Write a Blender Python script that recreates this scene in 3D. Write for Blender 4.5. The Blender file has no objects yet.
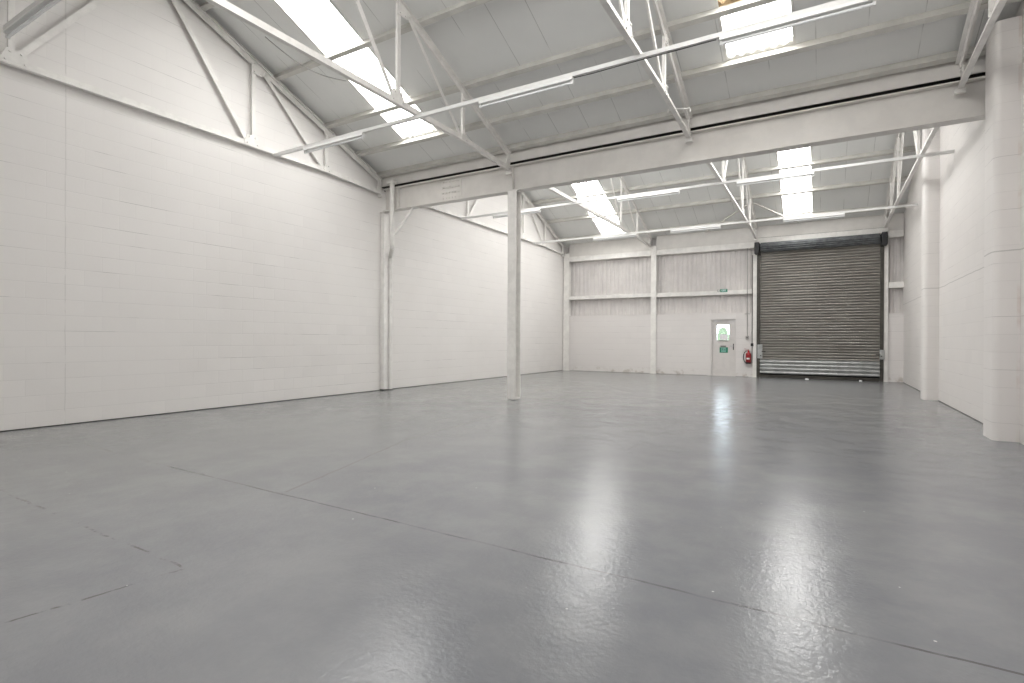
import bpy, bmesh, math, random
from mathutils import Vector, Matrix
random.seed(7)
S = bpy.context.scene
C = S.collection
PI = math.pi
V = Vector

# ------------------------------------------------------------------ key dimensions (metres, camera stands over the origin)
XL, XR = -9.44, 2.107            # left and right block walls
YF, YB = -0.78, 20.33            # wall behind the camera, far block wall
YV = 9.72                        # valley between the two roof bays (girder line)
C1, C2 = 4.5, 15.05              # ridge lines of the two bays
RZ, RS = 7.385, 0.408            # roof lining height at the ridge, slope
TX = [-9.365, -5.72, -2.06, 1.62]  # truss planes
def roofz(y, c, off=0.0): return RZ + off - RS * abs(y - c)

# ------------------------------------------------------------------ materials
def nmat(name):
    m = bpy.data.materials.new(name); m.use_nodes = True
    nt = m.node_tree; b = nt.nodes['Principled BSDF']
    return m, nt, b
def N(nt, typ, **kw):
    n = nt.nodes.new(typ)
    for k, v in kw.items():
        if k.startswith('i_'):
            n.inputs[k[2:].replace('_', ' ')].default_value = v
        else: setattr(n, k, v)
    return n
def math_(nt, op, a, b=None, c=None, clamp=False):
    n = nt.nodes.new('ShaderNodeMath'); n.operation = op; n.use_clamp = clamp
    for i, v in enumerate((a, b, c)):
        if v is None: continue
        if isinstance(v, (int, float)): n.inputs[i].default_value = v
        else: nt.links.new(v, n.inputs[i])
    return n.outputs[0]
def mixc(nt, fac, a, b):
    n = nt.nodes.new('ShaderNodeMix'); n.data_type = 'RGBA'
    if isinstance(fac, (int, float)): n.inputs[0].default_value = fac
    else: nt.links.new(fac, n.inputs[0])
    for i, v in ((6, a), (7, b)):
        if isinstance(v, tuple): n.inputs[i].default_value = (*v, 1)
        else: nt.links.new(v, n.inputs[i])
    return n.outputs[2]
def coords(nt):
    tc = nt.nodes.new('ShaderNodeTexCoord')
    sp = nt.nodes.new('ShaderNodeSeparateXYZ'); nt.links.new(tc.outputs['Object'], sp.inputs[0])
    return tc.outputs['Object'], sp.outputs[0], sp.outputs[1], sp.outputs[2]
def noise(nt, vec, scale, detail=3, rough=.5):
    n = N(nt, 'ShaderNodeTexNoise'); n.inputs['Scale'].default_value = scale
    n.inputs['Detail'].default_value = detail; n.inputs['Roughness'].default_value = rough
    nt.links.new(vec, n.inputs['Vector']); return n.outputs['Fac']
def ramp(nt, fac, lo, hi):
    n = N(nt, 'ShaderNodeMapRange'); n.interpolation_type = 'SMOOTHSTEP'
    n.inputs['From Min'].default_value = lo; n.inputs['From Max'].default_value = hi
    nt.links.new(fac, n.inputs['Value']); return n.outputs[0]
def bump(nt, b, h, strength, dist):
    n = N(nt, 'ShaderNodeBump'); n.inputs['Strength'].default_value = strength; n.inputs['Distance'].default_value = dist
    nt.links.new(h, n.inputs['Height']); nt.links.new(n.outputs[0], b.inputs['Normal'])

def paint(name, col, rough=.55, var=.06, metallic=0, spec=.4, scale=6, bmp=0):
    m, nt, b = nmat(name)
    o, x, y, z = coords(nt)
    f = noise(nt, o, scale, 4, .6)
    dark = tuple(c * (1 - var * 2) for c in col)
    nt.links.new(mixc(nt, ramp(nt, f, .35, .65), dark, col), b.inputs['Base Color'])
    b.inputs['Roughness'].default_value = rough; b.inputs['Metallic'].default_value = metallic
    b.inputs['Specular IOR Level'].default_value = spec
    if bmp: bump(nt, b, noise(nt, o, 60, 3), bmp, .003)
    return m

def block_wall(name, axis, col, extra=None):
    """painted blockwork: courses 0.225 high, blocks 0.45 long"""
    m, nt, b = nmat(name)
    o, x, y, z = coords(nt)
    cb = N(nt, 'ShaderNodeCombineXYZ')
    nt.links.new(y if axis == 'X' else x, cb.inputs[0]); nt.links.new(z, cb.inputs[1])
    br = N(nt, 'ShaderNodeTexBrick'); br.offset = .5
    nt.links.new(cb.outputs[0], br.inputs['Vector'])
    br.inputs['Color1'].default_value = (*col, 1)
    br.inputs['Color2'].default_value = (*[c * .965 for c in col], 1)
    br.inputs['Mortar'].default_value = (*[c * .955 for c in col], 1)
    br.inputs['Scale'].default_value = 1; br.inputs['Mortar Size'].default_value = .006
    br.inputs['Mortar Smooth'].default_value = .3
    br.inputs['Brick Width'].default_value = .45; br.inputs['Row Height'].default_value = .225
    # joints are filled with paint to a varying degree
    n1 = noise(nt, o, .9, 3); n2 = noise(nt, o, 26, 4, .6)
    vis = ramp(nt, n1, .36, .66)
    base = mixc(nt, vis, tuple(c * .985 for c in col), br.outputs['Color'])
    # open, dark lengths of bed joint
    zr = math_(nt, 'FRACT', math_(nt, 'DIVIDE', z, .225))
    d = math_(nt, 'ABSOLUTE', math_(nt, 'SUBTRACT', zr, .0))
    bed = math_(nt, 'LESS_THAN', d, .030)
    st = N(nt, 'ShaderNodeMapping'); st.inputs['Scale'].default_value = (.8, .8, 4.44); nt.links.new(o, st.inputs['Vector'])
    crackn = ramp(nt, noise(nt, st.outputs[0], 1.1, 3, .7), .54, .66)
    ck = math_(nt, 'MULTIPLY', bed, math_(nt, 'MULTIPLY_ADD', crackn, .32, .09))
    base = mixc(nt, ck, base, (.22, .21, .2))
    dirt = math_(nt, 'MULTIPLY', ramp(nt, noise(nt, o, .55, 5, .62), .45, .75), .07)
    base = mixc(nt, dirt, base, (.50, .47, .43))
    if extra: base = extra(nt, base, o, x, y, z)
    nt.links.new(base, b.inputs['Base Color'])
    b.inputs['Roughness'].default_value = .6; b.inputs['Specular IOR Level'].default_value = .3
    h = math_(nt, 'ADD', math_(nt, 'MULTIPLY', br.outputs['Fac'], math_(nt, 'MULTIPLY_ADD', vis, -.8, -.2)), math_(nt, 'MULTIPLY', n2, .35))
    bump(nt, b, h, .38, .006)
    return m

def vline(nt, coord, at, w):
    return math_(nt, 'LESS_THAN', math_(nt, 'ABSOLUTE', math_(nt, 'SUBTRACT', coord, at)), w)

def left_extra(nt, base, o, x, y, z):
    # vertical movement joint and two shorter cracks
    r = base
    for at, w, lo, k in ((3.37, .006, .30, .2), (5.27, .005, .5, .10), (13.6, .006, .45, .15)):
        wob = math_(nt, 'MULTIPLY_ADD', noise(nt, o, 4, 2), .02, at - .01)
        ln = math_(nt, 'LESS_THAN', math_(nt, 'ABSOLUTE', math_(nt, 'SUBTRACT', y, wob)), w)
        f = math_(nt, 'MULTIPLY', math_(nt, 'MULTIPLY', ln, ramp(nt, noise(nt, o, 3.1, 4, .7), lo, lo + .2)), k)
        r = mixc(nt, f, r, (.22, .2, .18))
    return r
def right_extra(nt, base, o, x, y, z):
    wob = math_(nt, 'MULTIPLY_ADD', noise(nt, o, 2.2, 2), .04, 2.385)
    ln = math_(nt, 'LESS_THAN', math_(nt, 'ABSOLUTE', math_(nt, 'SUBTRACT', z, wob)), .008)
    r = mixc(nt, math_(nt, 'MULTIPLY', ln, .45), base, (.25, .24, .23))
    rust = math_(nt, 'MULTIPLY', math_(nt, 'MULTIPLY', vline(nt, y, 8.94, .03), math_(nt, 'GREATER_THAN', x, XR-.03)), ramp(nt, noise(nt, o, 2.0, 4, .7), .45, .68))
    r = mixc(nt, math_(nt, 'MULTIPLY', rust, .22), r, (.42, .24, .15))
    return r
def back_extra(nt, base, o, x, y, z):
    low = ramp(nt, math_(nt, 'MULTIPLY', math_(nt, 'SUBTRACT', .28, z), 3.6), 0, 1)
    f = math_(nt, 'MULTIPLY', math_(nt, 'MULTIPLY', low, ramp(nt, noise(nt, o, 5, 4, .7), .48, .66)), .55)
    return mixc(nt, f, base, (.30, .24, .18))

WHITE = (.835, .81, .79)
M = {}
M['wall_left'] = block_wall('painted_blockwork_left', 'X', WHITE, left_extra)
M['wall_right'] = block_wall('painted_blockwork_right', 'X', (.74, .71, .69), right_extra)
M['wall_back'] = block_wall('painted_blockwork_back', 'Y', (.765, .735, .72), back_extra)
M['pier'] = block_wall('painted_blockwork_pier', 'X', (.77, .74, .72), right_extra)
M['steel'] = paint('white_painted_steel', (.875, .855, .825), .42, .05, scale=5, bmp=.05)
M['girder'] = paint('cream_painted_girder', (.735, .71, .68), .45, .035, scale=2.5, bmp=.05)
M['purlin'] = paint('cream_painted_purlin', (.66, .645, .605), .5, .07, scale=3)
M['rail'] = paint('white_trunking_paint', (.82, .815, .80), .45, .02)
M['batten'] = paint('white_batten_plastic', (.82, .82, .81), .3, .01)
M['tube'] = paint('fluorescent_tube_glass', (.93, .94, .95), .15, .01)
M['clad'] = paint('white_painted_cladding', (.70, .67, .655), .45, .05, scale=2)
M['dark'] = paint('black_gap_shade', (.02, .019, .018), .7, .1)  # near-black for the gutter gap shade and the board behind the shutter
M['black'] = paint('black_plastic', (.02, .02, .022), .4, .1)
M['darksteel'] = paint('dark_guide_steel', (.085, .08, .07), .45, .15, metallic=.4)
M['barrel'] = paint('dark_blue_grey_barrel_steel', (.15, .158, .165), .45, .2, metallic=.4)
M['galv'] = paint('galvanised_steel', (.52, .53, .525), .34, .12, metallic=.55, scale=4)
M['door'] = paint('pale_grey_door_paint', (.70, .67, .65), .4, .03)
M['red'] = paint('red_extinguisher_paint', (.33, .016, .022), .3, .15)
M['paper'] = paint('white_paper', (.80, .77, .80), .7, .02)
M['labelw'] = paint('white_label', (.85, .85, .85), .5, .02)
M['green'] = paint('green_sign_plastic', (.02, .22, .13), .35, .04)
M['teal'] = paint('pale_teal_sign_plastic', (.24, .47, .42), .35, .04)
M['conduit'] = paint('grey_conduit', (.42, .41, .395), .45, .06)
M['foot_dark'] = paint('dark_floor_joint', (.07, .068, .062), .8, .2)
M['rust'] = paint('rusty_closure_strip', (.46, .33, .19), .7, .25, scale=12)
M['frame'] = paint('painted_rooflight_frame', (.80, .79, .76), .5, .05)
M['hedge'] = paint('hedge_leaves', (.105, .135, .075), .7, .15, scale=8)
M['yard'] = paint('yard_concrete', (.5, .5, .5), .8, .1)

# shutter slats: bare steel, browned by age
m, nt, b = nmat('weathered_shutter_steel')
o, x, y, z = coords(nt)
mp = N(nt, 'ShaderNodeMapping'); mp.inputs['Scale'].default_value = (.6, 1, 9); nt.links.new(o, mp.inputs['Vector'])
f = ramp(nt, noise(nt, mp.outputs[0], 1.6, 5, .65), .3, .72)
nt.links.new(mixc(nt, f, (.25, .232, .208), (.40, .382, .355)), b.inputs['Base Color'])
b.inputs['Metallic'].default_value = .25; b.inputs['Roughness'].default_value = .52
M['shutter'] = m

# roof lining boards: grey, with dark butt joints every 0.63 m
m, nt, b = nmat('grey_roof_lining')
o, x, y, z = coords(nt)
fx = math_(nt, 'FRACT', math_(nt, 'DIVIDE', math_(nt, 'ADD', x, 63.14 - .006), .63))
j = math_(nt, 'LESS_THAN', fx, .019)
brk = ramp(nt, noise(nt, o, .9, 3, .6), .40, .56)
v = ramp(nt, noise(nt, o, .7, 5, .6), .3, .7)
col = mixc(nt, v, (.79, .795, .78), (.83, .835, .82))
col = mixc(nt, math_(nt, 'MULTIPLY', math_(nt, 'MULTIPLY', j, brk), .42), col, (.20, .195, .18))
nt.links.new(col, b.inputs['Base Color']); b.inputs['Roughness'].default_value = .6
M['roof'] = m

# rooflight sheets: translucent GRP, lit through by the sky; also on the added near-slope panels
m, nt, b = nmat('rooflight_and_fill_sheet')
b.inputs['Base Color'].default_value = (.9, .9, .88, 1); b.inputs['Roughness'].default_value = .5
b.inputs['Emission Color'].default_value = (1.0, .995, .975, 1)
SKY = 10.5
b.inputs['Emission Strength'].default_value = SKY
M['skylight'] = m

# glass
m, nt, b = nmat('clear_glass')
for n in list(nt.nodes):
    if n.type != 'OUTPUT_MATERIAL': nt.nodes.remove(n)
out = [n for n in nt.nodes if n.type == 'OUTPUT_MATERIAL'][0]
tr = N(nt, 'ShaderNodeBsdfTransparent'); tr.inputs[0].default_value = (.93, .95, .95, 1)
gl = N(nt, 'ShaderNodeBsdfGlossy'); gl.inputs['Roughness'].default_value = .03
mx = N(nt, 'ShaderNodeMixShader'); mx.inputs[0].default_value = .07
nt.links.new(tr.outputs[0], mx.inputs[1]); nt.links.new(gl.outputs[0], mx.inputs[2]); nt.links.new(mx.outputs[0], out.inputs[0])
M['glass'] = m

# painted concrete floor
m, nt, b = nmat('grey_floor_paint')
o, x, y, z = coords(nt)
def seg(a, c, w, wob=.03):
    """mask of a wandering crack / joint between two floor points"""
    d = V((c[0] - a[0], c[1] - a[1])); L = d.length; d /= L
    wx = math_(nt, 'SUBTRACT', x, a[0]); wy = math_(nt, 'SUBTRACT', y, a[1])
    t = math_(nt, 'ADD', math_(nt, 'MULTIPLY', wx, d.x), math_(nt, 'MULTIPLY', wy, d.y))
    s = math_(nt, 'SUBTRACT', math_(nt, 'MULTIPLY', wy, d.x), math_(nt, 'MULTIPLY', wx, d.y))
    s = math_(nt, 'ADD', s, math_(nt, 'MULTIPLY_ADD', WOB, wob, -wob / 2))
    near = math_(nt, 'LESS_THAN', math_(nt, 'ABSOLUTE', s), w)
    inside = math_(nt, 'LESS_THAN', math_(nt, 'ABSOLUTE', math_(nt, 'SUBTRACT', t, L / 2)), L / 2)
    return math_(nt, 'MULTIPLY', near, inside)
WOB = noise(nt, o, 3.0, 3, .6)
v1 = ramp(nt, noise(nt, o, .35, 4, .6), .3, .72)
v2 = ramp(nt, noise(nt, o, 1.7, 5, .65), .35, .7)
col = mixc(nt, v1, (.164, .171, .187), (.197, .202, .214))
col = mixc(nt, math_(nt, 'MULTIPLY', v2, .22), col, (.335, .335, .325))
left = ramp(nt, math_(nt, 'MULTIPLY', math_(nt, 'ADD', x, 2.5), -.25), 0, 1)
col = mixc(nt, math_(nt, 'MULTIPLY', left, .30), col, (.315, .322, .300))
far = ramp(nt, math_(nt, 'MULTIPLY', math_(nt, 'SUBTRACT', y, 7.5), .2), 0, 1)
col = mixc(nt, math_(nt, 'MULTIPLY', math_(nt, 'MULTIPLY', far, v2), .35), col, (.30, .275, .235))
strong = seg((-5.49, 2.80), (2.1, 2.68), .0085, .03)
faint = seg((-9.4, 2.95), (-5.49, 2.80), .014, .10)
thin = None
for a, c in (((-3.8, 2.82), (-4.05, 3.68)), ((-4.05, 3.68), (-4.5, 5.06)), ((-4.5, 5.06), (-4.75, 8.2))):
    s_ = seg(a, c, .013, .06); thin = s_ if thin is None else math_(nt, 'MAXIMUM', thin, s_)
patch = None
for a, c in (((-7.2, 1.68), (-3.0, 1.6)), ((-3.0, 1.6), (-3.12, .7))):
    s_ = seg(a, c, .008, .09); patch = s_ if patch is None else math_(nt, 'MAXIMUM', patch, s_)
brk = ramp(nt, noise(nt, o, 2.3, 4, .7), .40, .6)
brk2 = ramp(nt, noise(nt, o, 5.0, 4, .7), .47, .6)
col = mixc(nt, math_(nt, 'MULTIPLY', math_(nt, 'MULTIPLY', strong, math_(nt, 'MULTIPLY_ADD', ramp(nt, noise(nt, o, 1.6, 4, .7), .40, .55), .75, .25)), .75), col, (.075, .075, .072))
col = mixc(nt, math_(nt, 'MULTIPLY', math_(nt, 'MULTIPLY', faint, brk2), .4), col, (.14, .135, .12))
col = mixc(nt, math_(nt, 'MULTIPLY', thin, .5), col, (.14, .135, .125))
col = mixc(nt, math_(nt, 'MULTIPLY', math_(nt, 'MULTIPLY', patch, brk2), .75), col, (.10, .095, .085))
# chips and scuffs through the paint
sc = N(nt, 'ShaderNodeMapping'); sc.inputs['Scale'].default_value = (1, 2.4, 1); nt.links.new(o, sc.inputs['Vector'])
chips = math_(nt, 'MULTIPLY', ramp(nt, noise(nt, sc.outputs[0], 7, 5, .75), .745, .79), ramp(nt, noise(nt, o, .6, 2), .45, .6))
col = mixc(nt, math_(nt, 'MULTIPLY', chips, .35), col, (.12, .115, .10))
vor = N(nt, 'ShaderNodeTexVoronoi'); vor.inputs['Scale'].default_value = 3.3; nt.links.new(o, vor.inputs['Vector'])
speck = math_(nt, 'LESS_THAN', vor.outputs['Distance'], .022)
col = mixc(nt, math_(nt, 'MULTIPLY', speck, .6), col, (.62, .62, .6))
nt.links.new(col, b.inputs['Base Color'])
rg = math_(nt, 'MULTIPLY_ADD', v2, .03, .205)
nt.links.new(rg, b.inputs['Roughness']); b.inputs['Specular IOR Level'].default_value = .5
hh = math_(nt, 'ADD', math_(nt, 'MULTIPLY', noise(nt, o, 34, 3, .6), 1.4), math_(nt, 'MULTIPLY', noise(nt, o, 7, 2), 1.3))
hh = math_(nt, 'SUBTRACT', hh, math_(nt, 'MULTIPLY', strong, 2))
bump(nt, b, hh, .32, .004)
M['floor'] = m

# ------------------------------------------------------------------ mesh helpers
def B(): return bmesh.new()
def box(bm, x0, x1, y0, y1, z0, z1):
    vs = [bm.verts.new(p) for p in ((x0,y0,z0),(x1,y0,z0),(x1,y1,z0),(x0,y1,z0),(x0,y0,z1),(x1,y0,z1),(x1,y1,z1),(x0,y1,z1))]
    for f in ((3,2,1,0),(4,5,6,7),(0,1,5,4),(1,2,6,5),(2,3,7,6),(3,0,4,7)): bm.faces.new([vs[i] for i in f])
    return bm
def bar(bm, p, q, prof, up=(0,0,1), p2=None):
    """extrude a cross-section from p to q; profile (a,b): a along side = dir x up, b along the up direction"""
    p, q, up = V(p), V(q), V(up)
    t = (q - p).normalized(); s = t.cross(up).normalized(); u = s.cross(t).normalized()
    A = [bm.verts.new(p + s * a + u * c) for a, c in prof]; Z = [bm.verts.new(q + s * a + u * c) for a, c in (p2 or prof)]
    n = len(prof)
    for i in range(n): bm.faces.new((A[i], A[(i+1) % n], Z[(i+1) % n], Z[i]))
    bm.faces.new(A[::-1]); bm.faces.new(Z)
    return bm
def rect(w, h, dx=0, dy=0): return [(dx-w/2,dy-h/2),(dx+w/2,dy-h/2),(dx+w/2,dy+h/2),(dx-w/2,dy+h/2)]
def circ(r, n=16): return [(r*math.cos(2*PI*i/n), r*math.sin(2*PI*i/n)) for i in range(n)]
def angle(w, h, t, sx=1, sy=1): return [(0,0),(sx*w,0),(sx*w,sy*t),(sx*t,sy*t),(sx*t,sy*h),(0,sy*h)]
def tee(w, h, t, sy=1): return [(-w,0),(w,0),(w,sy*t),(t*.8,sy*t),(t*.8,sy*h),(-t*.8,sy*h),(-t*.8,sy*t),(-w,sy*t)]
def isec(w, h, tw, tf):
    a, c = w/2, h/2
    return [(-a,-c),(a,-c),(a,-c+tf),(tw/2,-c+tf),(tw/2,c-tf),(a,c-tf),(a,c),(-a,c),(-a,c-tf),(-tw/2,c-tf),(-tw/2,-c+tf),(-a,-c+tf)]
def prism(bm, pts, d):
    """polygon pts (3-D, planar) thickened by vector d"""
    A = [bm.verts.new(V(p)) for p in pts]; Z = [bm.verts.new(V(p) + V(d)) for p in pts]
    n = len(A)
    bm.faces.new(A[::-1]); bm.faces.new(Z)
    for i in range(n): bm.faces.new((A[i], A[(i+1)%n], Z[(i+1)%n], Z[i]))
    return bm
def lathe(bm, prof, cx, cy, n=20):
    rings = []
    for r, z in prof:
        rings.append([bm.verts.new((cx + r*math.cos(2*PI*i/n), cy + r*math.sin(2*PI*i/n), z)) for i in range(n)])
    for a, c in zip(rings, rings[1:]):
        for i in range(n): bm.faces.new((a[i], a[(i+1)%n], c[(i+1)%n], c[i]))
    bm.faces.new(rings[0][::-1]); bm.faces.new(rings[-1])
    return bm
def tube(bm, pts, r, n=10):
    pts = [V(p) for p in pts]; rings = []
    for i, p in enumerate(pts):
        t = (pts[min(i+1, len(pts)-1)] - pts[max(i-1, 0)]).normalized()
        up = V((0,0,1)) if abs(t.z) < .9 else V((0,1,0))
        s = t.cross(up).normalized(); u = s.cross(t)
        rings.append([bm.verts.new(p + s*r*math.cos(2*PI*k/n) + u*r*math.sin(2*PI*k/n)) for k in range(n)])
    for a, c in zip(rings, rings[1:]):
        for k in range(n): bm.faces.new((a[k], a[(k+1)%n], c[(k+1)%n], c[k]))
    bm.faces.new(rings[0][::-1]); bm.faces.new(rings[-1])
    return bm
def world_loc(o):
    l = V(o.location)
    while o.parent: o = o.parent; l += o.location
    return l
def obj(name, bm, mat, parent=None, smooth=False, loc=None, bevel=0):
    """link ONE mesh object; coordinates in bm are world ones"""
    bmesh.ops.recalc_face_normals(bm, faces=bm.faces)
    me = bpy.data.meshes.new(name); 
    base = V(loc) if loc else (V((0,0,0)) if parent is None else world_loc(parent))
    off = base
    bmesh.ops.translate(bm, verts=bm.verts, vec=-off)
    bm.to_mesh(me); bm.free()
    for p in me.polygons: p.use_smooth = smooth
    o = bpy.data.objects.new(name, me); C.objects.link(o)
    if parent is not None:
        o.parent = parent
        o.location = base - world_loc(parent)
    else: o.location = base
    me.materials.append(M[mat] if isinstance(mat, str) else mat)
    if bevel:
        bv = o.modifiers.new('bevel', 'BEVEL'); bv.width = bevel; bv.segments = 2; bv.limit_method = 'ANGLE'
    if smooth:
        me.set_sharp_from_angle(angle=math.radians(35))
    return o
def tag(o, label, cat, group=None):
    o['label'] = label; o['category'] = cat
    if group: o['group'] = group
    return o
def thing(name, label, cat, loc, group=None):
    o = bpy.data.objects.new(name, None); C.objects.link(o); o.location = loc; o.empty_display_size = .2
    return tag(o, label, cat, group)
def struct(name, bm, mat, parent=None, **k):
    o = obj(name, bm, mat, parent, **k)
    if parent is None: o['kind'] = 'structure'
    return o
def dup(root, loc, label):
    r = root.copy(); C.objects.link(r); r.location = loc; r['label'] = label
    for ch in list(root.children):
        c = ch.copy(); C.objects.link(c); c.parent = r
        for g in list(ch.children):
            d = g.copy(); C.objects.link(d); d.parent = c
    return r
def text_mesh(name, body, size, loc, mat, parent):
    """flat lettering facing -Y"""
    cu = bpy.data.curves.new(name, 'FONT'); cu.body = body; cu.size = size; cu.align_x = 'CENTER'; cu.align_y = 'CENTER'; cu.extrude = .0015
    t = bpy.data.objects.new(name, cu); C.objects.link(t)
    bpy.context.view_layer.update()
    dg = bpy.context.evaluated_depsgraph_get()
    me = bpy.data.meshes.new_from_object(t.evaluated_get(dg))
    bpy.data.objects.remove(t); bpy.data.curves.remove(cu)
    me.transform(Matrix.Rotation(PI/2, 4, 'X'))
    o = bpy.data.objects.new(name, me); C.objects.link(o); o.parent = parent; o.location = V(loc) - world_loc(parent)
    me.materials.clear(); me.materials.append(M[mat]); return o

# ------------------------------------------------------------------ floor and walls
bm = B(); box(bm, XL-.2, XR+.2, YF-.2, YB+.45, -.2, 0); struct('floor', bm, 'floor')

def gable_pts(x):
    return [(x, YF, -.0), (x, YB+.4, -.0), (x, YB+.4, roofz(YB+.4, C2, .12)), (x, C2, RZ+.12), (x, (C1+C2)/2, roofz((C1+C2)/2, C1, .12)), (x, C1, RZ+.12), (x, YF, roofz(YF, C1, .12))]
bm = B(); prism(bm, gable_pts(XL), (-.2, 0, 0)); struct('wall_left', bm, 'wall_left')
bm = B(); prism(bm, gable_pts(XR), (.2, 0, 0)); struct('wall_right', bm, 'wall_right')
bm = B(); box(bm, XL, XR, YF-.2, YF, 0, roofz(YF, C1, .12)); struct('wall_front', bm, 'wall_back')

# far wall: block dado with door and shutter openings
DX0, DX1, DZ = -3.55, -2.71, 2.03
SX0, SX1 = -1.93, 1.51
LZ = 2.235
bm = B()
box(bm, XL, DX0, YB, YB+.2, 0, LZ); box(bm, DX0, DX1, YB, YB+.2, DZ, LZ); box(bm, DX1, -2.03, YB, YB+.2, 0, LZ)
box(bm, 1.60, XR, YB, YB+.2, 0, 2.12)
struct('wall_back', bm, 'wall_back')
bm = B(); box(bm, XL, -2.03, YB-.012, YB+.19, LZ, LZ+.03); struct('trim_1', bm, 'wall_back')
bm = B(); box(bm, 1.60, XR, YB-.012, YB+.19, 2.12, 2.15); struct('trim_2', bm, 'wall_back')

# profiled steel cladding above the dado (trapezoidal ribs, 0.2 m pitch)
def cladding(bm, x0, x1, z0, z1, y):
    xs = []; x = x0; k = 0; pat = ((.085, 0), (.022, 1), (.04, 1), (.022, 0))
    lv = 0; pts = [(x0, 0)]
    while x < x1 - 1e-6:
        st, nx = pat[k % 4]; x = min(x + st, x1); pts.append((x, nx * .016)); k += 1
    lo = [bm.verts.new((px, y + d, z0)) for px, d in pts]; hi = [bm.verts.new((px, y + d, z1)) for px, d in pts]
    for i in range(len(pts)-1): bm.faces.new((lo[i], lo[i+1], hi[i+1], hi[i]))
bm = B(); cladding(bm, XL, -2.03, LZ+.02, 5.35, YB+.16); cladding(bm, 1.60, XR, 2.14, 5.35, YB+.16)
struct('wall_rear', bm, 'clad')

# piers on the right wall: rounded inner edge
def pier(label, y0, y1):
    bm = B(); zt0, ztop = 0, None
    r = .08; X0 = XR - .257
    out = [(XR+.02, y0)]
    for i in range(7):
        a = -PI/2 - i/6 * PI/2
        out.append((X0 + r + r*math.cos(a), y0 + r + r*math.sin(a)))
    out += [(X0, y1 - .02), (X0 + .02, y1), (XR+.02, y1)]
    cc = C1 if y0 < YV else C2
    lo = [bm.verts.new((px, py, 0)) for px, py in out]
    hi = [bm.verts.new((px, py, min(roofz(py, cc, -.03), 5.33 if y0 < YV else 9))) for px, py in out]
    n = len(out)
    for i in range(n): bm.faces.new((lo[i], lo[(i+1)%n], hi[(i+1)%n], hi[i]))
    bm.faces.new(lo[::-1]); bm.faces.new(hi)
    o = struct('trim_3', bm, 'pier', smooth=True); return o
p1 = pier('near', 8.95, 9.42); p1.name = 'trim_3'
p2 = pier('far', 14.42, 14.84); p2.name = 'trim_4'

# dark strips put in for the shaded open joint along the wall foot
bm = B(); box(bm, XL, XL+.012, YF, YB, 0, .014); struct('gap_strip_left', bm, 'foot_dark')
bm = B(); box(bm, XR-.01, XR, 9.42, 14.42, 0, .010); box(bm, XR-.01, XR, 14.84, YB, 0, .010); struct('gap_strip_right', bm, 'foot_dark')
bm = B(); box(bm, XL, DX0, YB-.008, YB, 0, .008); box(bm, DX1, -2.3, YB-.008, YB, 0, .008); struct('gap_strip_back', bm, 'foot_dark')

# ------------------------------------------------------------------ roof lining with rooflight openings
SKYX = [(-7.95, -6.98), (-1.33, -.40)]
SKYX2 = [(-7.58, -6.58), (-1.20, -.34)]
D0 = .55   # openings start this far from the ridge
def roof_slope(bm, c, sgn, dend, xs, dsk):
    """one slope of lining boards; d = distance from the ridge in plan"""
    def P(x, d, o=0): return (x, c + sgn*d, RZ - RS*d + o)
    cuts = [XL-.1] + [v for p in xs for v in p] + [XR+.1]
    ds = [0, D0, dsk, dend]
    for i in range(len(cuts)-1):
        for j in range(3):
            hole = (i % 2 == 1) and j == 1
            if hole: continue
            if ds[j+1] <= ds[j]: continue
            prism(bm, [P(cuts[i], ds[j]), P(cuts[i+1], ds[j]), P(cuts[i+1], ds[j+1]), P(cuts[i], ds[j+1])], (0, 0, .05))
bm = B()
HB1 = (C2 - C1) / 2
SKYX_FILL = [(-4.6, -3.6), (-.9, .1)]  # unseen glowing panels on the near slopes, added to even out the light
SL = [(C1, 1, HB1, SKYX, 4.335), (C1, -1, C1-YF+.1, SKYX_FILL, 4.36), (C2, -1, HB1, [(-6.9, -6.2)] + SKYX_FILL, 4.36), (C2, 1, YB+.4-C2, SKYX2, 4.775)]
for c, sg, de, xs, dsk in SL: roof_slope(bm, c, sg, de, xs, dsk)
struct('ceiling', bm, 'roof')

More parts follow.
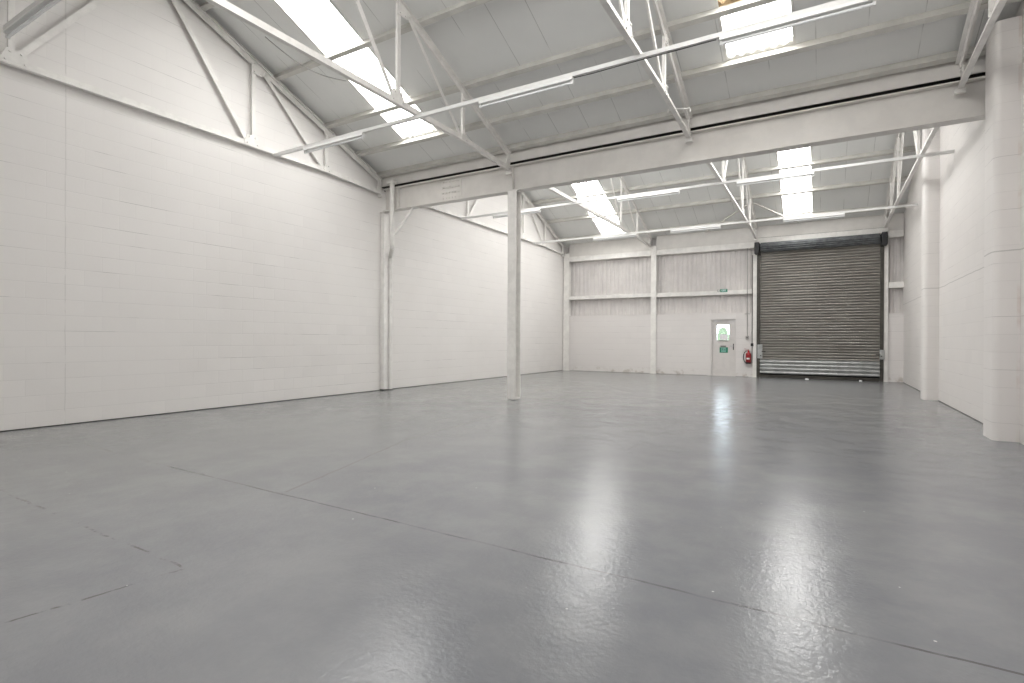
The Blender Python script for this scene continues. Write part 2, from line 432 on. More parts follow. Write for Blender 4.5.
wn = 0
for (c, sg, de, xs, dsk) in SL:
    for (x0, x1) in xs:
        wn += 1
        # corrugated translucent sheet lying just above the lining
        bm = B(); nx = 84
        def P(x, d, o=0): return (x, c + sg*d, RZ - RS*d + o)
        a = []; z_ = []
        for i in range(nx+1):
            x = x0 - .02 + (x1 - x0 + .04) * i / nx
            h = .085 + .02 * math.cos(2*PI*(x - x0)/.146)
            a.append(bm.verts.new(P(x, D0 - .02, h))); z_.append(bm.verts.new(P(x, dsk + .02, h)))
        for i in range(nx): bm.faces.new((a[i], a[i+1], z_[i+1], z_[i]))
        w = struct('window_%d' % wn, bm, 'skylight', smooth=True)  # numbering includes the unseen near-slope panels added as fill light
        # frame: side trims and a scalloped closure strip at the foot
        bm = B()
        for xx in (x0, x1):
            prism(bm, [P(xx-.02, D0, -.012), P(xx+.02, D0, -.012), P(xx+.02, dsk, -.012), P(xx-.02, dsk, -.012)], (0, 0, .10))
        prism(bm, [P(x0, D0, -.01), P(x1, D0, -.01), P(x1, D0+.04, -.01), P(x0, D0+.04, -.01)], (0, 0, .10))
        obj('window_frame', bm, 'frame', w)
        bm = B(); up = []; dn = []
        for i in range(nx+1):
            x = x0 + (x1 - x0) * i / nx
            dn.append(P(x, dsk + .0, -.005)); up.append(P(x, dsk - .045 - .022*math.cos(2*PI*(x-x0)/.146), -.005))
        for i in range(nx):
            prism(bm, [dn[i], dn[i+1], up[i+1], up[i]], (0, 0, .07))
        bmesh.ops.remove_doubles(bm, verts=bm.verts, dist=1e-5)
        obj('closure_strip', bm, 'frame', w)
        if c == C1 and x0 > -3:
            # upper sheet lap just above the purlin, rusted
            bm = B(); up = []; dn = []
            dl = 3.466
            for i in range(nx+1):
                x = x0 + (x1 - x0) * i / nx
                dn.append(P(x, dl, -.005)); up.append(P(x, dl - .065 - .03*math.cos(2*PI*(x-x0)/.146) - .012*math.sin(x*37), -.005))
            for i in range(nx): prism(bm, [dn[i], dn[i+1], up[i+1], up[i]], (0, 0, .07))
            bmesh.ops.remove_doubles(bm, verts=bm.verts, dist=1e-5)
            obj('closure_strip', bm, 'rust', w)['label'] = 'rusty scalloped closure strip'

# ------------------------------------------------------------------ purlins (run the length of the building)
def purlin(c, d, label, grp):
    y = c + d; zt = RZ - RS*d - .001
    bm = B()
    h, w, t = .13, .065, .008
    # channel-like section hung under the lining, square to the slope
    prof = [(-w/2, 0), (w/2, 0), (w/2, -h*.9), (w/2+.02, -h*.9), (w/2+.02, -h), (-w/2-.0, -h)]
    bar(bm, (XL+.005, y, zt), (XR-.005, y, zt), prof, up=(0, RS, 1))
    o = obj('purlin', bm, 'purlin', loc=(0, y, zt))
    tag(o, label, 'purlin', grp); return o
names = ['just below the ridge', 'upper purlin', 'middle purlin', 'lower purlin', 'lowest purlin']
for c, ds, bay in ((C1, (.80, 2.25, 3.50, 4.37, 5.08), 'near roof bay'), (C2, (.9, 2.42, 3.58, 4.81), 'far roof bay')):
    for i, d in enumerate(ds):
        if c == C1:
            lab = ['cream purlin highest up the near roof slope by the ridge', 'cream purlin across the near roof slope, crossing the middle of the long rooflight',
                   'cream purlin across the near roof slope between the two crossing the rooflights low down', 'cream purlin along the bottom edge of the near rooflights',
                   'cream purlin lowest on the near roof slope, right above the gutter'][i]
        else:
            lab = ['cream purlin highest up the far roof slope by the ridge', 'cream purlin across the far roof slope through the upper rooflights',
                   'cream purlin across the far roof slope through the lower rooflights', 'cream purlin along the bottom edge of the far rooflights above the eaves'][i]
        purlin(c, d, lab, 'purlins of the ' + bay)

# ------------------------------------------------------------------ roof trusses
def make_truss(x, c, label):
    t = thing('roof_truss', label, 'roof truss', (x, c, 0), 'roof trusses')
    def Pt(d, z, dx=0): return (x + dx, c + d, z)
    def rz(d): return 7.14 - RS*abs(d)          # underside of the rafter
    HS = 5.12
    CH = 4.88
    # bottom chord: two angles back to back, last panels dropping to the seats
    for nm in ('bottom_chord',):
        bm = B(); tp = tee(.036, .105, .009)
        bar(bm, Pt(-3.45, CH), Pt(3.45, CH), tp)
        bar(bm, Pt(3.45, CH), Pt(HS, 4.79), tp); bar(bm, Pt(-HS, 4.79), Pt(-3.45, CH), tp)
        obj('bottom_chord', bm, 'steel', t)
    for s in (-1, 1):
        bm = B(); tp = tee(.055, .10, .009, -1)
        a, bq = Pt(0, rz(0)+.108), Pt(s*HS, rz(HS)+.108)
        bar(bm, a, bq, tp)
        obj('rafter', bm, 'steel', t)
        def member(nm, p, q, w=.05):
            bm = B(); bar(bm, p, q, [(a - w/2, c) for a, c in angle(w, .045, .007, 1, -1)], up=(1, 0, 0)); obj(nm, bm, 'steel', t)
        n1, n2 = s*1.745, s*3.47
        member('vertical_strut', Pt(n1, CH+.05, .008), Pt(n1, rz(n1)+.05, .008), .07)
        member('vertical_strut', Pt(n2, CH+.05, .008), Pt(n2, rz(n2)+.05, .008), .07)
        member('diagonal_strut', Pt(s*.14, rz(.14)+.03, .008), Pt(s*(1.64 if s > 0 else 1.74), CH+.07, .008), .08)
        member('diagonal_strut', Pt(s*1.95, rz(1.95)+.03, .008), Pt(s*3.38, CH+.07, .008), .07)
        def plate(pts, th=.012):
            pts = [V(p) + V((.015, 0, 0)) for p in pts]
            bm = B(); prism(bm, [V(p) - V((th/2, 0, 0)) for p in pts], (th, 0, 0))
            # bolt heads on the plate face
            cen = sum((V(p) for p in pts), V()) / len(pts)
            for p in pts:
                q = cen + (V(p) - cen) * .6
                for sx in (-1, 1):
                    bar(bm, q + V((sx*th/2, 0, 0)), q + V((sx*(th/2 + .018), 0, 0)), circ(.015, 6), up=(0, 0, 1))
            obj('gusset_plate', bm, 'steel', t)
        plate([Pt(n1-.20, CH+.02), Pt(n1+.14, CH+.02), Pt(n1+.06, CH+.22), Pt(n1-.14, CH+.22)] if s > 0 else
              [Pt(n1-.14, CH+.02), Pt(n1+.20, CH+.02), Pt(n1+.14, CH+.22), Pt(n1-.06, CH+.22)])
        plate([Pt(n2-.12, CH+.005), Pt(n2+.10, CH+.005), Pt(n2+.05, CH+.17), Pt(n2-.05, CH+.17)])
        plate([Pt(n1-s*.05, rz(n1-s*.05)+.09), Pt(n1-s*.05, rz(n1)-.14), Pt(n1+s*.16, rz(n1)-.14), Pt(n1+s*.32, rz(n1+s*.32)+.09)])
        plate([Pt(n2-s*.05, rz(n2-s*.05)+.09), Pt(n2-s*.05, rz(n2)-.08), Pt(n2+s*.05, rz(n2)-.08), Pt(n2+s*.12, rz(n2+s*.12)+.09)])
        # heel plate and seat cleat
        plate([Pt(s*HS, 4.80), Pt(s*HS, rz(HS)+.05), Pt(s*(HS-.10), rz(HS-.10)+.05), Pt(s*(HS-.20), 4.82)])
        bm = B(); box(bm, x-.06, x+.06, min(c+s*(HS-.05), c+s*HS), max(c+s*(HS-.05), c+s*HS), 4.73, 4.79)
        obj('seat_cleat', bm, 'steel', t)
    bm = B(); prism(bm, [Pt(-.22, rz(.22)+.08, -.006), Pt(-.12, rz(0)-.12, -.006), Pt(.12, rz(0)-.12, -.006), Pt(.22, rz(.22)+.08, -.006), Pt(0, rz(0)+.08, -.006)], (.012, 0, 0))
    obj('gusset_plate', bm, 'steel', t)
    return t
tl = {(0,0): 'white steel roof truss against the left wall, nearest the camera',
      (1,0): 'white steel roof truss in front of the girder above the white column',
      (2,0): 'white steel roof truss in front of the girder, third from the left wall',
      (3,0): 'white steel roof truss in front of the girder beside the near right pier',
      (0,1): 'white steel roof truss against the left wall in the far bay',
      (1,1): 'white steel roof truss of the far bay behind the white column, under the rooflight',
      (2,1): 'white far-bay roof truss ending at the left head of the roller shutter',
      (3,1): 'white far-bay roof truss ending at the right head of the roller shutter'}
t0 = make_truss(TX[0], C1, tl[(0,0)])
for j, c in enumerate((C1, C2)):
    for i, x in enumerate(TX):
        if (i, j) != (0, 0): dup(t0, (x, c - (.08 if 0 else 0), 0), tl[(i, j)])

# wind braces in the far roof plane, from the third truss
for sx, lab in ((-1, 'thin white wind brace under the far roof slope, left of the shutter-head truss'), (1, 'thin white wind brace under the far roof slope, over the shutter')):
    bm = B(); xa = TX[2] + sx*.1
    ya, yb = 18.75, 20.0
    bar(bm, (xa, ya, roofz(ya, C2, -.215)), (xa + sx*(1.55 if sx < 0 else 1.2), yb, roofz(yb, C2, -.215)), angle(.05, .05, .007))
    tag(obj('wind_brace', bm, 'purlin', loc=(xa, ya, roofz(ya, C2, -.215))), lab, 'brace', 'wind braces')

# ------------------------------------------------------------------ valley girder, column, post, gutter
GB, GT = 4.38, 4.92
g = thing('girder', 'long cream painted steel girder spanning the hall over the white column', 'girder', (-3.5, YV, GB))
bm = B(); bar(bm, (-9.30, YV, (GB+GT)/2), (XR+.0, YV, (GB+GT)/2), isec(.21, GT-GB, .014, .02)); obj('girder_beam', bm, 'girder', g)
bm = B(); box(bm, -7.60, -7.02, YV-.017, YV-.007, GB+.03, GT-.03); sp = obj('splice_plate', bm, 'girder', g)
b0 = None
for r in range(4):
    for k in range(6):
        px, pz = -7.53 + k*.088, GB+.085 + r*.123
        if b0 is None:
            bm = B(); bar(bm, (px, YV-.017, pz), (px, YV-.040, pz), circ(.022, 6)); b0 = obj('bolt', bm, 'girder', sp, loc=(px, YV-.017, pz))
            bl = V((px, YV-.017, pz))
        else:
            q = b0.copy(); C.objects.link(q); q.location = b0.location + V((px, YV-.017, pz)) - bl
for xx in (-8.84, -5.65):
    bm = B()
    for s in (-1, 1): box(bm, xx-.006, xx+.006, min(YV+s*.007, YV+s*.10), max(YV+s*.007, YV+s*.10), GB+.02, GT-.02)
    obj('web_stiffener', bm, 'girder', g)
bm = B(); bar(bm, (-8.36, YV-.02, GB), (-8.845, YV-.15, 3.75), [(a-.022, c) for a, c in angle(.045, .045, .007)]); box(bm, -8.43, -8.27, YV-.07, YV+.05, GB-.012, GB)
obj('knee_brace', bm, 'steel', g)

t = thing('column', 'free-standing white steel I-section column standing on the grey floor under the girder', 'column', (-5.65, YV, 0))
bm = B(); bar(bm, (-5.65, YV, .05), (-5.65, YV, GB-.015), isec(.205, .205, .009, .013), up=(0, 1, 0)); obj('shaft', bm, 'steel', t)
bm = B(); box(bm, -5.75, -5.55, YV-.10, YV+.10, .012, .05); box(bm, -5.70, -5.60, YV-.06, YV+.06, 0, .012); obj('base_plate', bm, 'steel', t)
bm = B(); box(bm, -5.78, -5.52, YV-.11, YV+.11, GB-.015, GB); obj('cap_plate', bm, 'steel', t)
b0 = None
for sx in (-.05, .05):
    for sy in (-.09,):
        bm = B(); bar(bm, (-5.65+sx, YV+sy, GB-.015), (-5.65+sx, YV+sy, GB-.04), circ(.012, 6), up=(0,1,0)); obj('bolt', bm, 'steel', t)

t = thing('wall_post', 'white square steel post against the left wall under the girder end', 'post', (-9.355, YV-.035, 0))
bm = B(); box(bm, -9.435, -9.31, 9.68, 9.80, .03, GB-.016); obj('shaft', bm, 'steel', t, bevel=.004)
bm = B(); box(bm, -9.438, -9.30, 9.67, 9.81, 0, .03); obj('base_plate', bm, 'foot_dark', t)
bm = B(); box(bm, -9.435, -9.27, 9.64, 9.81, GB-.016, GB); obj('cap_plate', bm, 'steel', t)

# rainwater pipe: upper length in front of the girder, swan neck, lower length by the wall
t = thing('downpipe', 'white round rainwater downpipe with collars beside the left wall post', 'downpipe', (-9.34, 9.93, 0))
ux, uy = -8.935, 9.545
bm = B(); tube(bm, [(ux, uy, 5.03), (ux, uy, 3.55), (ux-.02, uy+.03, 3.47), (-9.32, 9.91, 3.33), (-9.34, 9.93, 3.25), (-9.34, 9.93, 0.02)], .056, 14)
obj('pipe', bm, 'steel', t, smooth=True)
for zc in (3.20, 3.02, 2.17):
    bm = B(); lathe(bm, [(.066, zc), (.066, zc+.06)], -9.34, 9.93, 16)
    obj('collar', bm, 'steel', t)
    if zc != 3.02:
        bm = B(); box(bm, -9.44, -9.39, 9.84, 10.02, zc+.012, zc+.045); obj('bracket', bm, 'steel', t)
bm = B(); box(bm, ux-.11, ux+.10, 9.47, 9.605, 4.975, 5.035); obj('outlet', bm, 'steel', t, bevel=.006)
bm = B(); lathe(bm, [(.062, .0), (.062, .02)], -9.34, 9.93, 16); obj('shoe', bm, 'foot_dark', t)

# valley gutter over the girder: painted sides, black sole and board put in as the gap's shade
t = thing('valley_gutter', 'cream valley gutter running above the girder, with the shaded gap below it in black', 'gutter', (-3.5, YV, 5.05))
bm = B(); box(bm, XL+.01, XR-.01, 9.64, 9.66, 4.985, 5.235); obj('gutter_side', bm, 'girder', t)
bm = B(); box(bm, XL+.01, XR-.01, 9.89, 9.91, 4.985, 5.235); obj('gutter_side', bm, 'girder', t)
bm = B(); box(bm, XL+.01, XR-.01, 9.66, 9.89, 4.985, 5.005); box(bm, XL+.01, XR-.01, 9.80, 9.82, 4.922, 4.985); obj('sole_gap_shade', bm, 'dark', t)

# ------------------------------------------------------------------ light rails and fluorescent battens
def light_rail(label, x0, x1, y, zb):
    o = obj('light_rail', bar(B(), (x0, y, zb), (x1, y, zb), [(-.028,0),(.028,0),(.028,.055),(.022,.055),(.022,.006),(-.022,.006),(-.022,.055),(-.028,.055)]), 'rail', loc=(x0, y, zb))
    return tag(o, label, 'light rail', 'light rails')
ZR = 4.825
light_rail('white light rail crossing the near bay in front of the girder, with three strip lights', -9.31, XR-.01, 6.66, ZR)
light_rail('short end of white light rail at the top left corner of the photo', -8.25, -3.0, 2.38, ZR)
light_rail('nearer white light rail of the far bay, ending at the right wall pier', -9.31, XR-.01, 12.9, ZR)
light_rail('farther white light rail of the far bay, just in front of the roller shutter head', -9.31, XR-.01, 17.45, ZR)
def make_light(label, x0, y):
    L = 1.52
    t = thing('strip_light', label, 'strip light', (x0, y, ZR), 'strip lights under the rails')
    bm = B(); z1 = ZR
    bar(bm, (x0, y, z1), (x0+L, y, z1), [(-.045, -.045), (.045, -.045), (.030, 0), (-.030, 0)]); obj('mounting_batten', bm, 'batten', t)
    bm = B(); tube(bm, [(x0+.03, y, z1-.075), (x0+L-.03, y, z1-.075)], .0165, 12); obj('tube', bm, 'tube', t, smooth=True)
    for xx in (x0, x0+L-.03):
        bm = B(); box(bm, xx, xx+.03, y-.02, y+.02, z1-.095, z1-.044); obj('lamp_holder', bm, 'batten', t)
    return t
lights = [(-8.42, 6.66, 'strip light on the near rail, at its left end by the wall truss'), (-4.48, 6.66, 'strip light on the near rail between the second and third truss'),
          (-1.08, 6.66, 'strip light on the near rail across the right rooflight'), (-8.21, 2.38, 'strip light at the top left corner of the photo'),
          (-8.2, 12.9, 'strip light on the nearer far-bay rail, right behind the white column'), (-4.5, 12.9, 'strip light on the nearer far-bay rail, beside the left rooflight'),
          (-1.72, 12.9, 'strip light on the nearer far-bay rail, crossing the right rooflight'), (-6.95, 17.45, 'strip light on the farther rail below the left rooflight'),
          (-4.3, 17.45, 'strip light on the farther rail, left of the roller shutter'), (-1.05, 17.45, 'strip light on the farther rail above the roller shutter')]
L0 = None
for x0, y, lab in lights:
    if L0 is None: L0 = make_light(lab, x0, y)
    else: dup(L0, (x0, y, ZR), lab)
# black flex lengths along the near rail and a drooping flex by the second truss
bm = B(); tube(bm, [(-2.95, 6.66, ZR-.012), (-2.7, 6.66, ZR-.02), (-2.2, 6.66, ZR-.012), (-1.12, 6.66, ZR-.010)], .005, 6)
tag(obj('cable', bm, 'black', loc=(-2.95, 6.66, ZR)), 'black flex under the near light rail between two strip lights', 'cable')
bm = B(); pts = []
for i in range(13):
    u = i/12; pts.append((-5.78, 4.0 + 1.25*u, 4.86 - .11*math.sin(PI*u)))
tube(bm, pts, .006, 6); tag(obj('cable', bm, 'conduit', loc=(-5.78, 4.0, 4.86)), 'thin grey flex drooping under the truss chord above the column', 'cable')
# small pipe bracket on the third truss
bm = B(); tube(bm, [(-2.13, 8.43, 4.868), (-1.83, 8.54, 4.868), (-1.815, 8.545, 4.855), (-1.815, 8.545, 4.81)], .009, 8); tube(bm, [(-2.13, 8.43, 4.868), (-2.13, 8.43, 4.82)], .009, 8)
tag(obj('pipe_bracket', bm, 'steel', loc=(-2.06, 8.45, 4.868)), 'thin white rod bracket clamped across the third truss chord', 'bracket')

# ------------------------------------------------------------------ far wall steelwork
def post(label, x0, x1, ztop):
    t = thing('wall_stanchion', label, 'stanchion', ((x0+x1)/2, YB, 0), 'stanchions of the far wall')
    xc = (x0+x1)/2
    bm = B(); bar(bm, (xc, YB+.045, 0.015), (xc, YB+.045, ztop), isec(x1-x0, .19, .010, .014), up=(0, 1, 0)); obj('shaft', bm, 'steel', t)
    bm = B(); box(bm, x0-.015, x1+.015, YB-.065, YB-.02, 0, .015); obj('base_plate', bm, 'steel', t)
    return t
post('white stanchion in the far left corner of the hall', -9.41, -9.15, 4.86)
post('white stanchion on the far wall between the two cladding panels', -5.74, -5.535, 4.86)
post('white stanchion between the fire extinguisher and the left side of the shutter', -2.155, -2.035, 4.30)
post('white stanchion at the right side of the roller shutter', 1.605, 1.71, 4.30)
def hrail(label, x0, x1, z0, z1, name='sheeting_rail'):
    bm = B(); box(bm, x0, x1, YB-.045, YB+.15, z0, z1)
    o = obj(name, bm, 'steel', loc=(x0, YB, z0), bevel=.006); return tag(o, label, 'rail', 'sheeting rails of the far wall')
hrail('white horizontal sheeting rail across the left panel of the far wall', -9.15, -5.745, 2.935, 3.075)
hrail('white horizontal sheeting rail carrying the green exit sign', -5.53, -2.16, 2.915, 3.065)
hrail('short white sheeting rail right of the roller shutter', 1.715, XR, 2.935, 3.115)
# eaves channel and gutter side
def eaves(label, x0, x1):
    t = thing('eaves_beam', label, 'eaves beam', ((x0+x1)/2, YB, 4.5), 'eaves beams of the far wall')
    bm = B(); box(bm, x0, x1, YB-.05, YB+.15, 4.51, 4.715); obj('eaves_channel', bm, 'steel', t, bevel=.006)
    bm = B(); box(bm, x0, x1, YB-.03, YB-.01, 4.722, 5.24); obj('eaves_panel', bm, 'girder', t)
eaves('white eaves beam above the left cladding panel', -9.15, -5.745)
eaves('white eaves beam above the cladding over the door', -5.53, -2.04)
eaves('white eaves beam above the narrow cladding right of the shutter', 1.70, XR-.01)
t = thing('shutter_lintel', 'white lintel beam above the roller shutter', 'lintel', (-.22, YB, 4.66))
bm = B(); box(bm, -2.03, 1.69, YB-.036, YB+.15, 4.65, 4.83); obj('lintel_beam', bm, 'steel', t, bevel=.006)
bm = B(); box(bm, -2.03, 1.69, YB-.03, YB-.01, 4.84, 5.24); obj('lintel_panel', bm, 'girder', t)
bm = B(); box(bm, -2.22, -2.06, YB-.085, YB-.05, 4.50, 4.70); tag(obj('junction_box', bm, 'steel', loc=(-2.14, YB-.07, 4.5), bevel=.005), 'small pale box on the eaves beam at the left head of the shutter', 'junction box')

# ------------------------------------------------------------------ roller shutter
t = thing('roller_shutter', 'closed weathered steel roller shutter with bright galvanised bottom slats in the far wall', 'roller shutter', (-.24, YB, 0))
YC = YB - .02
def slats(bm, z0, z1, p=.092, y=YC):
    n = round((z1 - z0)/p); p = (z1 - z0)/n; prof = []
    for i in range(n):
        zb = z0 + i*p
        for k in range(7):
            u = k/7; prof.append((zb + p*(.40 + .60*u), -.018 - .014*math.sin(PI*(.04+.92*u))))
        prof.append((zb + p*1.0, .055)); prof.append((zb + p*1.39, .055))
    prof = [q for i, q in enumerate(prof) if i == 0 or q[0] > prof[i-1][0] - 1e-6]
    a = [bm.verts.new((SX0, y + d, z)) for z, d in prof]; c = [bm.verts.new((SX1, y + d, z)) for z, d in prof]
    for i in range(len(prof)-1): bm.faces.new((a[i], c[i], c[i+1], a[i+1]))
bm = B(); slats(bm, .60, 4.42); obj('curtain', bm, 'shutter', t)
bm = B(); slats(bm, .10, .60, .125, YC-.004); obj('bottom_slats', bm, 'galv', t)['label'] = 'bright galvanised bottom slats'
bm = B(); box(bm, SX0, SX1, YC-.04, YC+.035, 0.015, .10); obj('bottom_rail', bm, 'darksteel', t)
# barrel with the coiled slats on it (faceted by the slats)
bm = B(); n = 14; R = .155; cy, cz = YB - .17, 4.475
pr = []
for i in range(n):
    for k in range(4):
        a = 2*PI*(i + k/4)/n; rr = R + (.012*math.sin(PI*k/3.0) if k < 3 else -.012)
        pr.append((rr*math.cos(a), rr*math.sin(a)))
bar(bm, (SX0+.03, cy, cz), (SX1-.03, cy, cz), pr); obj('barrel', bm, 'barrel', t)
for x0, x1 in ((-2.03, SX0+.005), (SX1-.005, 1.60)):
    bm = B(); xm = (x0+x1)/2
    bar(bm, (xm, YB-.02, 0), (xm, YB-.02, 4.30), [(-(x1-x0)/2, -.06), ((x1-x0)/2, -.06), ((x1-x0)/2, .10), (-(x1-x0)/2, .10)], up=(0,1,0))
    obj('guide', bm, 'darksteel', t)
for x0, x1 in ((-2.085, -1.935), (1.51, 1.665)):
    bm = B(); box(bm, x0, x1, YB-.40, YB-.085, 4.24, 4.64)
    e = obj('end_bracket', bm, 'black', t, bevel=.02)
for x0, x1, z0, z1 in ((-2.00, -1.84, .66, 1.14), (1.49, 1.62, .70, 1.0)):
    bm = B(); box(bm, x0, x1, YB-.135, YB-.082, z0, z1)
    k = obj('lock_box', bm, 'galv', t, bevel=.006)
    bm = B(); s = 1 if x0 < 0 else -1; xm = x1 if s > 0 else x0
    tube(bm, [(xm - s*.02, YB-.145, (z0+z1)/2), (xm + s*.10, YB-.145, (z0+z1)/2)], .016, 8); tube(bm, [(xm - s*.05, YB-.13, z0+.1), (xm - s*.05, YB-.17, z0+.1)], .02, 8)
    obj('bolt', bm, 'darksteel', k)
# hidden dark board added behind the shutter to keep sky light from leaking in
bm = B(); box(bm, SX0-.1, SX1+.1, YB+.16, YB+.24, 0, 5.4); struct('shutter_light_block', bm, 'dark')

# ------------------------------------------------------------------ personnel door
bm = B(); yd = YB + .085
WX0, WX1, WZ0, WZ1 = -3.355, -2.945, 1.285, 1.835
x0, x1, z0, z1 = DX0+.045, DX1-.03, .012, DZ-.05
box(bm, x0, WX0, yd, yd+.044, z0, z1); box(bm, WX1, x1, yd, yd+.044, z0, z1)
box(bm, WX0, WX1, yd, yd+.044, z0, WZ0); box(bm, WX0, WX1, yd, yd+.044, WZ1, z1)
d = struct('door_1', bm, 'door')
bm = B()
for a in ((WX0-.025, WX0, WZ0-.025, WZ1+.025), (WX1, WX1+.025, WZ0-.025, WZ1+.025), (WX0, WX1, WZ0-.025, WZ0), (WX0, WX1, WZ1, WZ1+.025)):
    box(bm, a[0], a[1], yd-.012, yd, a[2], a[3])
obj('window_bead', bm, 'door', d)
bm = B(); box(bm, WX0, WX1, yd+.018, yd+.024, WZ0, WZ1); obj('window_pane', bm, 'glass', d)
bm = B(); box(bm, -3.255, -3.00, yd+.012, yd+.014, 1.30, 1.50); obj('notice', bm, 'paper', d)['label'] = 'grey paper notice in the lower part of the door window'
bm = B(); box(bm, -3.29, -2.99, yd-.035, yd-.013, 1.262, 1.285); obj('window_ledge', bm, 'conduit', d)
bm = B(); box(bm, -3.24, -3.05, yd-.012, yd, 1.055, 1.085); obj('letter_plate', bm, 'black', d)
# door lever on a back plate
bm = B(); box(bm, -2.815, -2.785, yd-.008, yd, .94, 1.16); hd = obj('door_handle', bm, 'black', d)
bm = B(); tube(bm, [(-2.80, yd-.008, 1.08), (-2.80, yd-.05, 1.08), (-2.815, yd-.055, 1.08), (-2.92, yd-.055, 1.075)], .010, 8); obj('lever', bm, 'galv', hd)
for zz in (.25, 1.02, 1.78):
    bm = B(); bar(bm, (DX0+.045, yd-.008, zz-.05), (DX0+.045, yd-.008, zz+.05), circ(.009, 8), up=(0,1,0)); obj('hinge', bm, 'door', d)
bm = B()
box(bm, DX0, DX0+.042, YB+.03, YB+.18, 0, DZ); box(bm, DX1-.027, DX1, YB+.03, YB+.18, 0, DZ); box(bm, DX0+.042, DX1-.027, YB+.03, YB+.18, DZ-.047, DZ)
box(bm, DX0+.042, DX1-.027, YB+.06, YB+.18, 0, .0115)
struct('door_frame_1', bm, 'door')
# raised surround around the doorway
bm = B(); box(bm, DX0-.10, DX0, YB-.018, YB, .0, LZ); box(bm, DX0, DX1, YB-.018, YB, DZ, LZ-.03)
struct('trim_5', bm, 'wall_back')

# safety sign on the door: running figure, arrow bar
sg = thing('safety_sign', 'small green safety sign with pale running figure on the grey door', 'sign', (-3.13, yd, .94))
bm = B(); box(bm, -3.265, -2.985, yd-.005, yd, .835, 1.03); obj('plate', bm, 'green', sg)
bm = B(); box(bm, -3.215, -3.045, yd-.007, yd-.005, .865, 1.005); pn = obj('panel', bm, 'teal', sg)
def poly(bm, pts, y, th=.002): prism(bm, [(a, y, c) for a, c in pts], (0, -th, 0))
def runner(bm, cx, cz, s, y):
    n = 10; poly(bm, [(cx+.06*s+.085*s*math.cos(2*PI*i/n), cz+.40*s+.085*s*math.sin(2*PI*i/n)) for i in range(n)], y)
    poly(bm, [(cx-.08*s, cz+.02*s), (cx+.07*s, cz+.02*s), (cx+.10*s, cz+.29*s), (cx-.06*s, cz+.29*s)], y)
    poly(bm, [(cx+.0*s, cz+.05*s), (cx+.22*s, cz-.06*s), (cx+.20*s, cz-.36*s), (cx+.11*s, cz-.36*s), (cx+.12*s, cz-.12*s), (cx-.07*s, cz-.03*s)], y)
    poly(bm, [(cx-.08*s, cz+.05*s), (cx+.0*s, cz+.02*s), (cx-.12*s, cz-.25*s), (cx-.36*s, cz-.30*s), (cx-.36*s, cz-.22*s), (cx-.18*s, cz-.18*s)], y)
    poly(bm, [(cx+.08*s, cz+.27*s), (cx+.30*s, cz+.10*s), (cx+.27*s, cz+.04*s), (cx+.06*s, cz+.18*s)], y)
    poly(bm, [(cx-.05*s, cz+.28*s), (cx-.26*s, cz+.22*s), (cx-.26*s, cz+.06*s), (cx-.19*s, cz+.06*s), (cx-.18*s, cz+.17*s), (cx-.04*s, cz+.20*s)], y)
bm = B(); runner(bm, -3.17, .935, .115, yd-.0072); poly(bm, [(-3.125, .925), (-3.09, .925), (-3.09, .905), (-3.055, .937), (-3.09, .969), (-3.09, .949), (-3.125, .949)], yd-.0072)
obj('pictogram', bm, 'green', sg)

# exit sign on the sheeting rail
ys = YB - .045
sg = thing('exit_sign', 'small green EXIT sign on the white sheeting rail above the door', 'sign', (-3.15, ys, 2.99))
bm = B(); box(bm, -3.235, -2.99, ys-.012, ys, 3.005, 3.115); obj('plate', bm, 'green', sg)
bm = B(); box(bm, -3.17, -3.04, ys-.0135, ys-.012, 3.025, 3.108); obj('panel', bm, 'teal', sg)
bm = B(); box(bm, -3.335, -3.245, ys-.010, ys, 3.015, 3.10); obj('figure_panel', bm, 'conduit', sg)
bm = B(); runner(bm, -3.29, 3.057, .085, ys-.0105); obj('pictogram', bm, 'labelw', sg)
text_mesh('lettering', 'EXIT', .085, (-3.11, ys-.0155, 3.062), 'labelw', sg)

# ------------------------------------------------------------------ fire extinguisher, conduits
ex, ey = -2.285, YB - .11
t = thing('fire_extinguisher', 'red fire extinguisher hung on the far wall left of the roller shutter', 'fire extinguisher', (ex, ey, .46))
bm = B(); r = .088
lathe(bm, [(.072, .475), (.080, .49), (r, .505), (r, .78), (.080, .82), (.055, .855), (.028, .87), (.026, .90)], ex, ey, 24); obj('cylinder', bm, 'red', t, smooth=True)
bm = B(); lathe(bm, [(.078, .462), (.0885, .466), (.0885, .52), (.0882, .521)], ex, ey, 24); obj('foot_ring', bm, 'black', t, smooth=True)
bm = B(); n = 8
a = [bm.verts.new((ex + (r+.0015)*math.cos(q), ey + (r+.0015)*math.sin(q), 0.62)) for q in [PI + .9 + i*(PI-1.9)/n for i in range(n+1)]]
c = [bm.verts.new(v.co + V((0,0,.055))) for v in a]
for i in range(n): bm.faces.new((a[i], a[i+1], c[i+1], c[i]))
obj('label_band', bm, 'labelw', t)
bm = B(); lathe(bm, [(.03, .895), (.03, .94)], ex, ey, 12); bar(bm, (ex+.02, ey, .955), (ex-.13, ey-.02, .985), rect(.03, .012)); bar(bm, (ex+.02, ey, .93), (ex-.11, ey-.02, .925), rect(.026, .012)); obj('valve_handle', bm, 'red', t)
bm = B(); pts = [(ex-.03, ey, .92)]
for i in range(13):
    a_ = i/12*PI; pts.append((ex-.06 - .10*math.sin(a_), ey-.01, .70 + .20*math.cos(a_)))
pts += [(ex-.09, ey-.03, .53)]
tube(bm, pts, .013, 8); obj('hose', bm, 'black', t, smooth=True)
bm = B(); box(bm, ex-.03, ex+.03, YB-.022, YB, .58, .90); obj('mounting_bracket', bm, 'black', t)

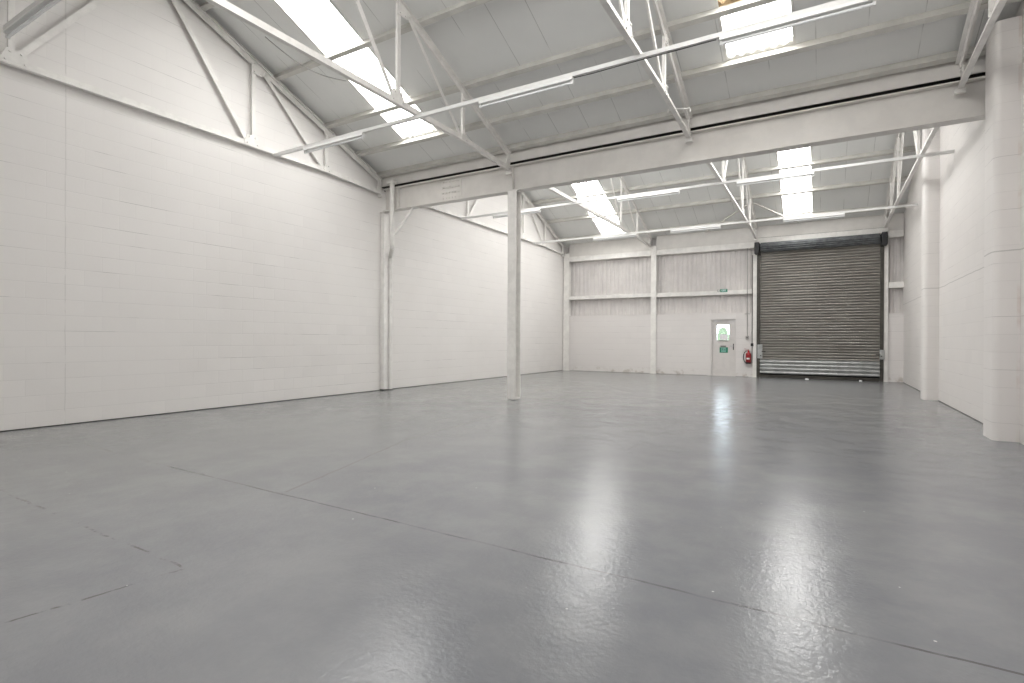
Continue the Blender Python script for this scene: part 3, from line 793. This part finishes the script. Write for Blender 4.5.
t = thing('conduit_drop', 'thin grey conduit dropping down the far wall to a small switch right of the door', 'conduit', (-2.335, YB, 1.3))
bm = B(); tube(bm, [(-2.335, YB-.065, 4.50), (-2.335, YB-.065, 2.2), (-2.335, YB-.022, 2.12), (-2.335, YB-.022, 1.42)], .013, 8); obj('pipe', bm, 'conduit', t, smooth=True)
bm = B(); box(bm, -2.385, -2.285, YB-.06, YB, 1.32, 1.44); k = obj('switch_box', bm, 'conduit', t, bevel=.008)
bm = B(); bar(bm, (-2.335, YB-.06, 1.38), (-2.335, YB-.075, 1.38), circ(.02, 12)); obj('button', bm, 'black', k)
bm = B(); box(bm, -2.42, -2.26, YB-.026, YB, 2.20, 2.222); obj('saddle', bm, 'conduit', t)
t = thing('shutter_cable', 'dark cable with a small isolator running down the stanchion left of the shutter', 'cable', (-2.19, YB-.06, .5))
bm = B(); tube(bm, [(-2.175, YB-.064, 4.25), (-2.175, YB-.064, .48)], .010, 8); obj('cable_run', bm, 'darksteel', t)
bm = B(); box(bm, -2.215, -2.135, YB-.10, YB-.052, 1.08, 1.18); obj('isolator', bm, 'black', t, bevel=.006)

# scraps of paint flake at the shutter foot
for px, py, s, lab in ((-.50, 20.08, .09, 'pale scrap of debris on the floor at the middle of the shutter foot'), (.99, 20.13, .05, 'tiny pale scrap on the floor near the right end of the shutter foot')):
    bm = B(); n = 9; ring = [(px + s*(.6+.6*random.random())*math.cos(2*PI*i/n), py + .5*s*(.6+.6*random.random())*math.sin(2*PI*i/n)) for i in range(n)]
    lo = [bm.verts.new((a, c, .0)) for a, c in ring]; top = bm.verts.new((px, py, .035)); mid = [bm.verts.new((px+(a-px)*.7, py+(c-py)*.7, .018+.012*random.random())) for a, c in ring]
    for i in range(n):
        j = (i+1) % n; bm.faces.new((lo[i], lo[j], mid[j], mid[i])); bm.faces.new((mid[i], mid[j], top))
    bm.faces.new(lo[::-1])
    tag(obj('debris_scrap', bm, 'labelw', loc=(px, py, 0)), lab, 'debris')

# ------------------------------------------------------------------ yard seen through the door window
bm = B(); box(bm, -12, 6, YB+.45, YB+14, -.2, -.02); struct('ground', bm, 'yard')
bm = B(); bmesh.ops.create_icosphere(bm, subdivisions=4, radius=1.0)
for v in bm.verts:
    n = v.co.normalized(); k = 1 + .10*math.sin(n.x*9)*math.cos(n.y*8+n.z*7) + .05*math.sin(n.z*23+n.x*19)
    v.co = V((n.x*.33*k, n.y*.35*k, n.z*.98*k)) + V((-4.30, YB+7.5, .96))
tag(obj('bush', bm, 'hedge', loc=(-4.30, YB+7.5, 0)), 'pale green bush outside, seen through the door window', 'bush')

# ------------------------------------------------------------------ world, camera, colour
w = bpy.data.worlds.new('sky'); S.world = w; w.use_nodes = True
bg = w.node_tree.nodes['Background']; bg.inputs[0].default_value = (.80, .90, 1, 1); bg.inputs[1].default_value = 14.0

cam = bpy.data.cameras.new('camera'); co = bpy.data.objects.new('camera', cam); C.objects.link(co)
cam.sensor_width = 36; cam.sensor_fit = 'HORIZONTAL'; cam.lens = 533.0/1024*36; cam.clip_start = .05
co.matrix_world = Matrix.Translation((0, 0, 1.25)) @ Matrix.Rotation(.5301, 4, 'Z') @ Matrix.Rotation(PI/2 - .0024, 4, 'X') @ Matrix.Rotation(.0045, 4, 'Z')
S.camera = co
S.view_settings.view_transform = 'Standard'; S.view_settings.look = 'None'
S.view_settings.gamma = 1; S.view_settings.use_curve_mapping = False
S.view_settings.exposure = 0.0
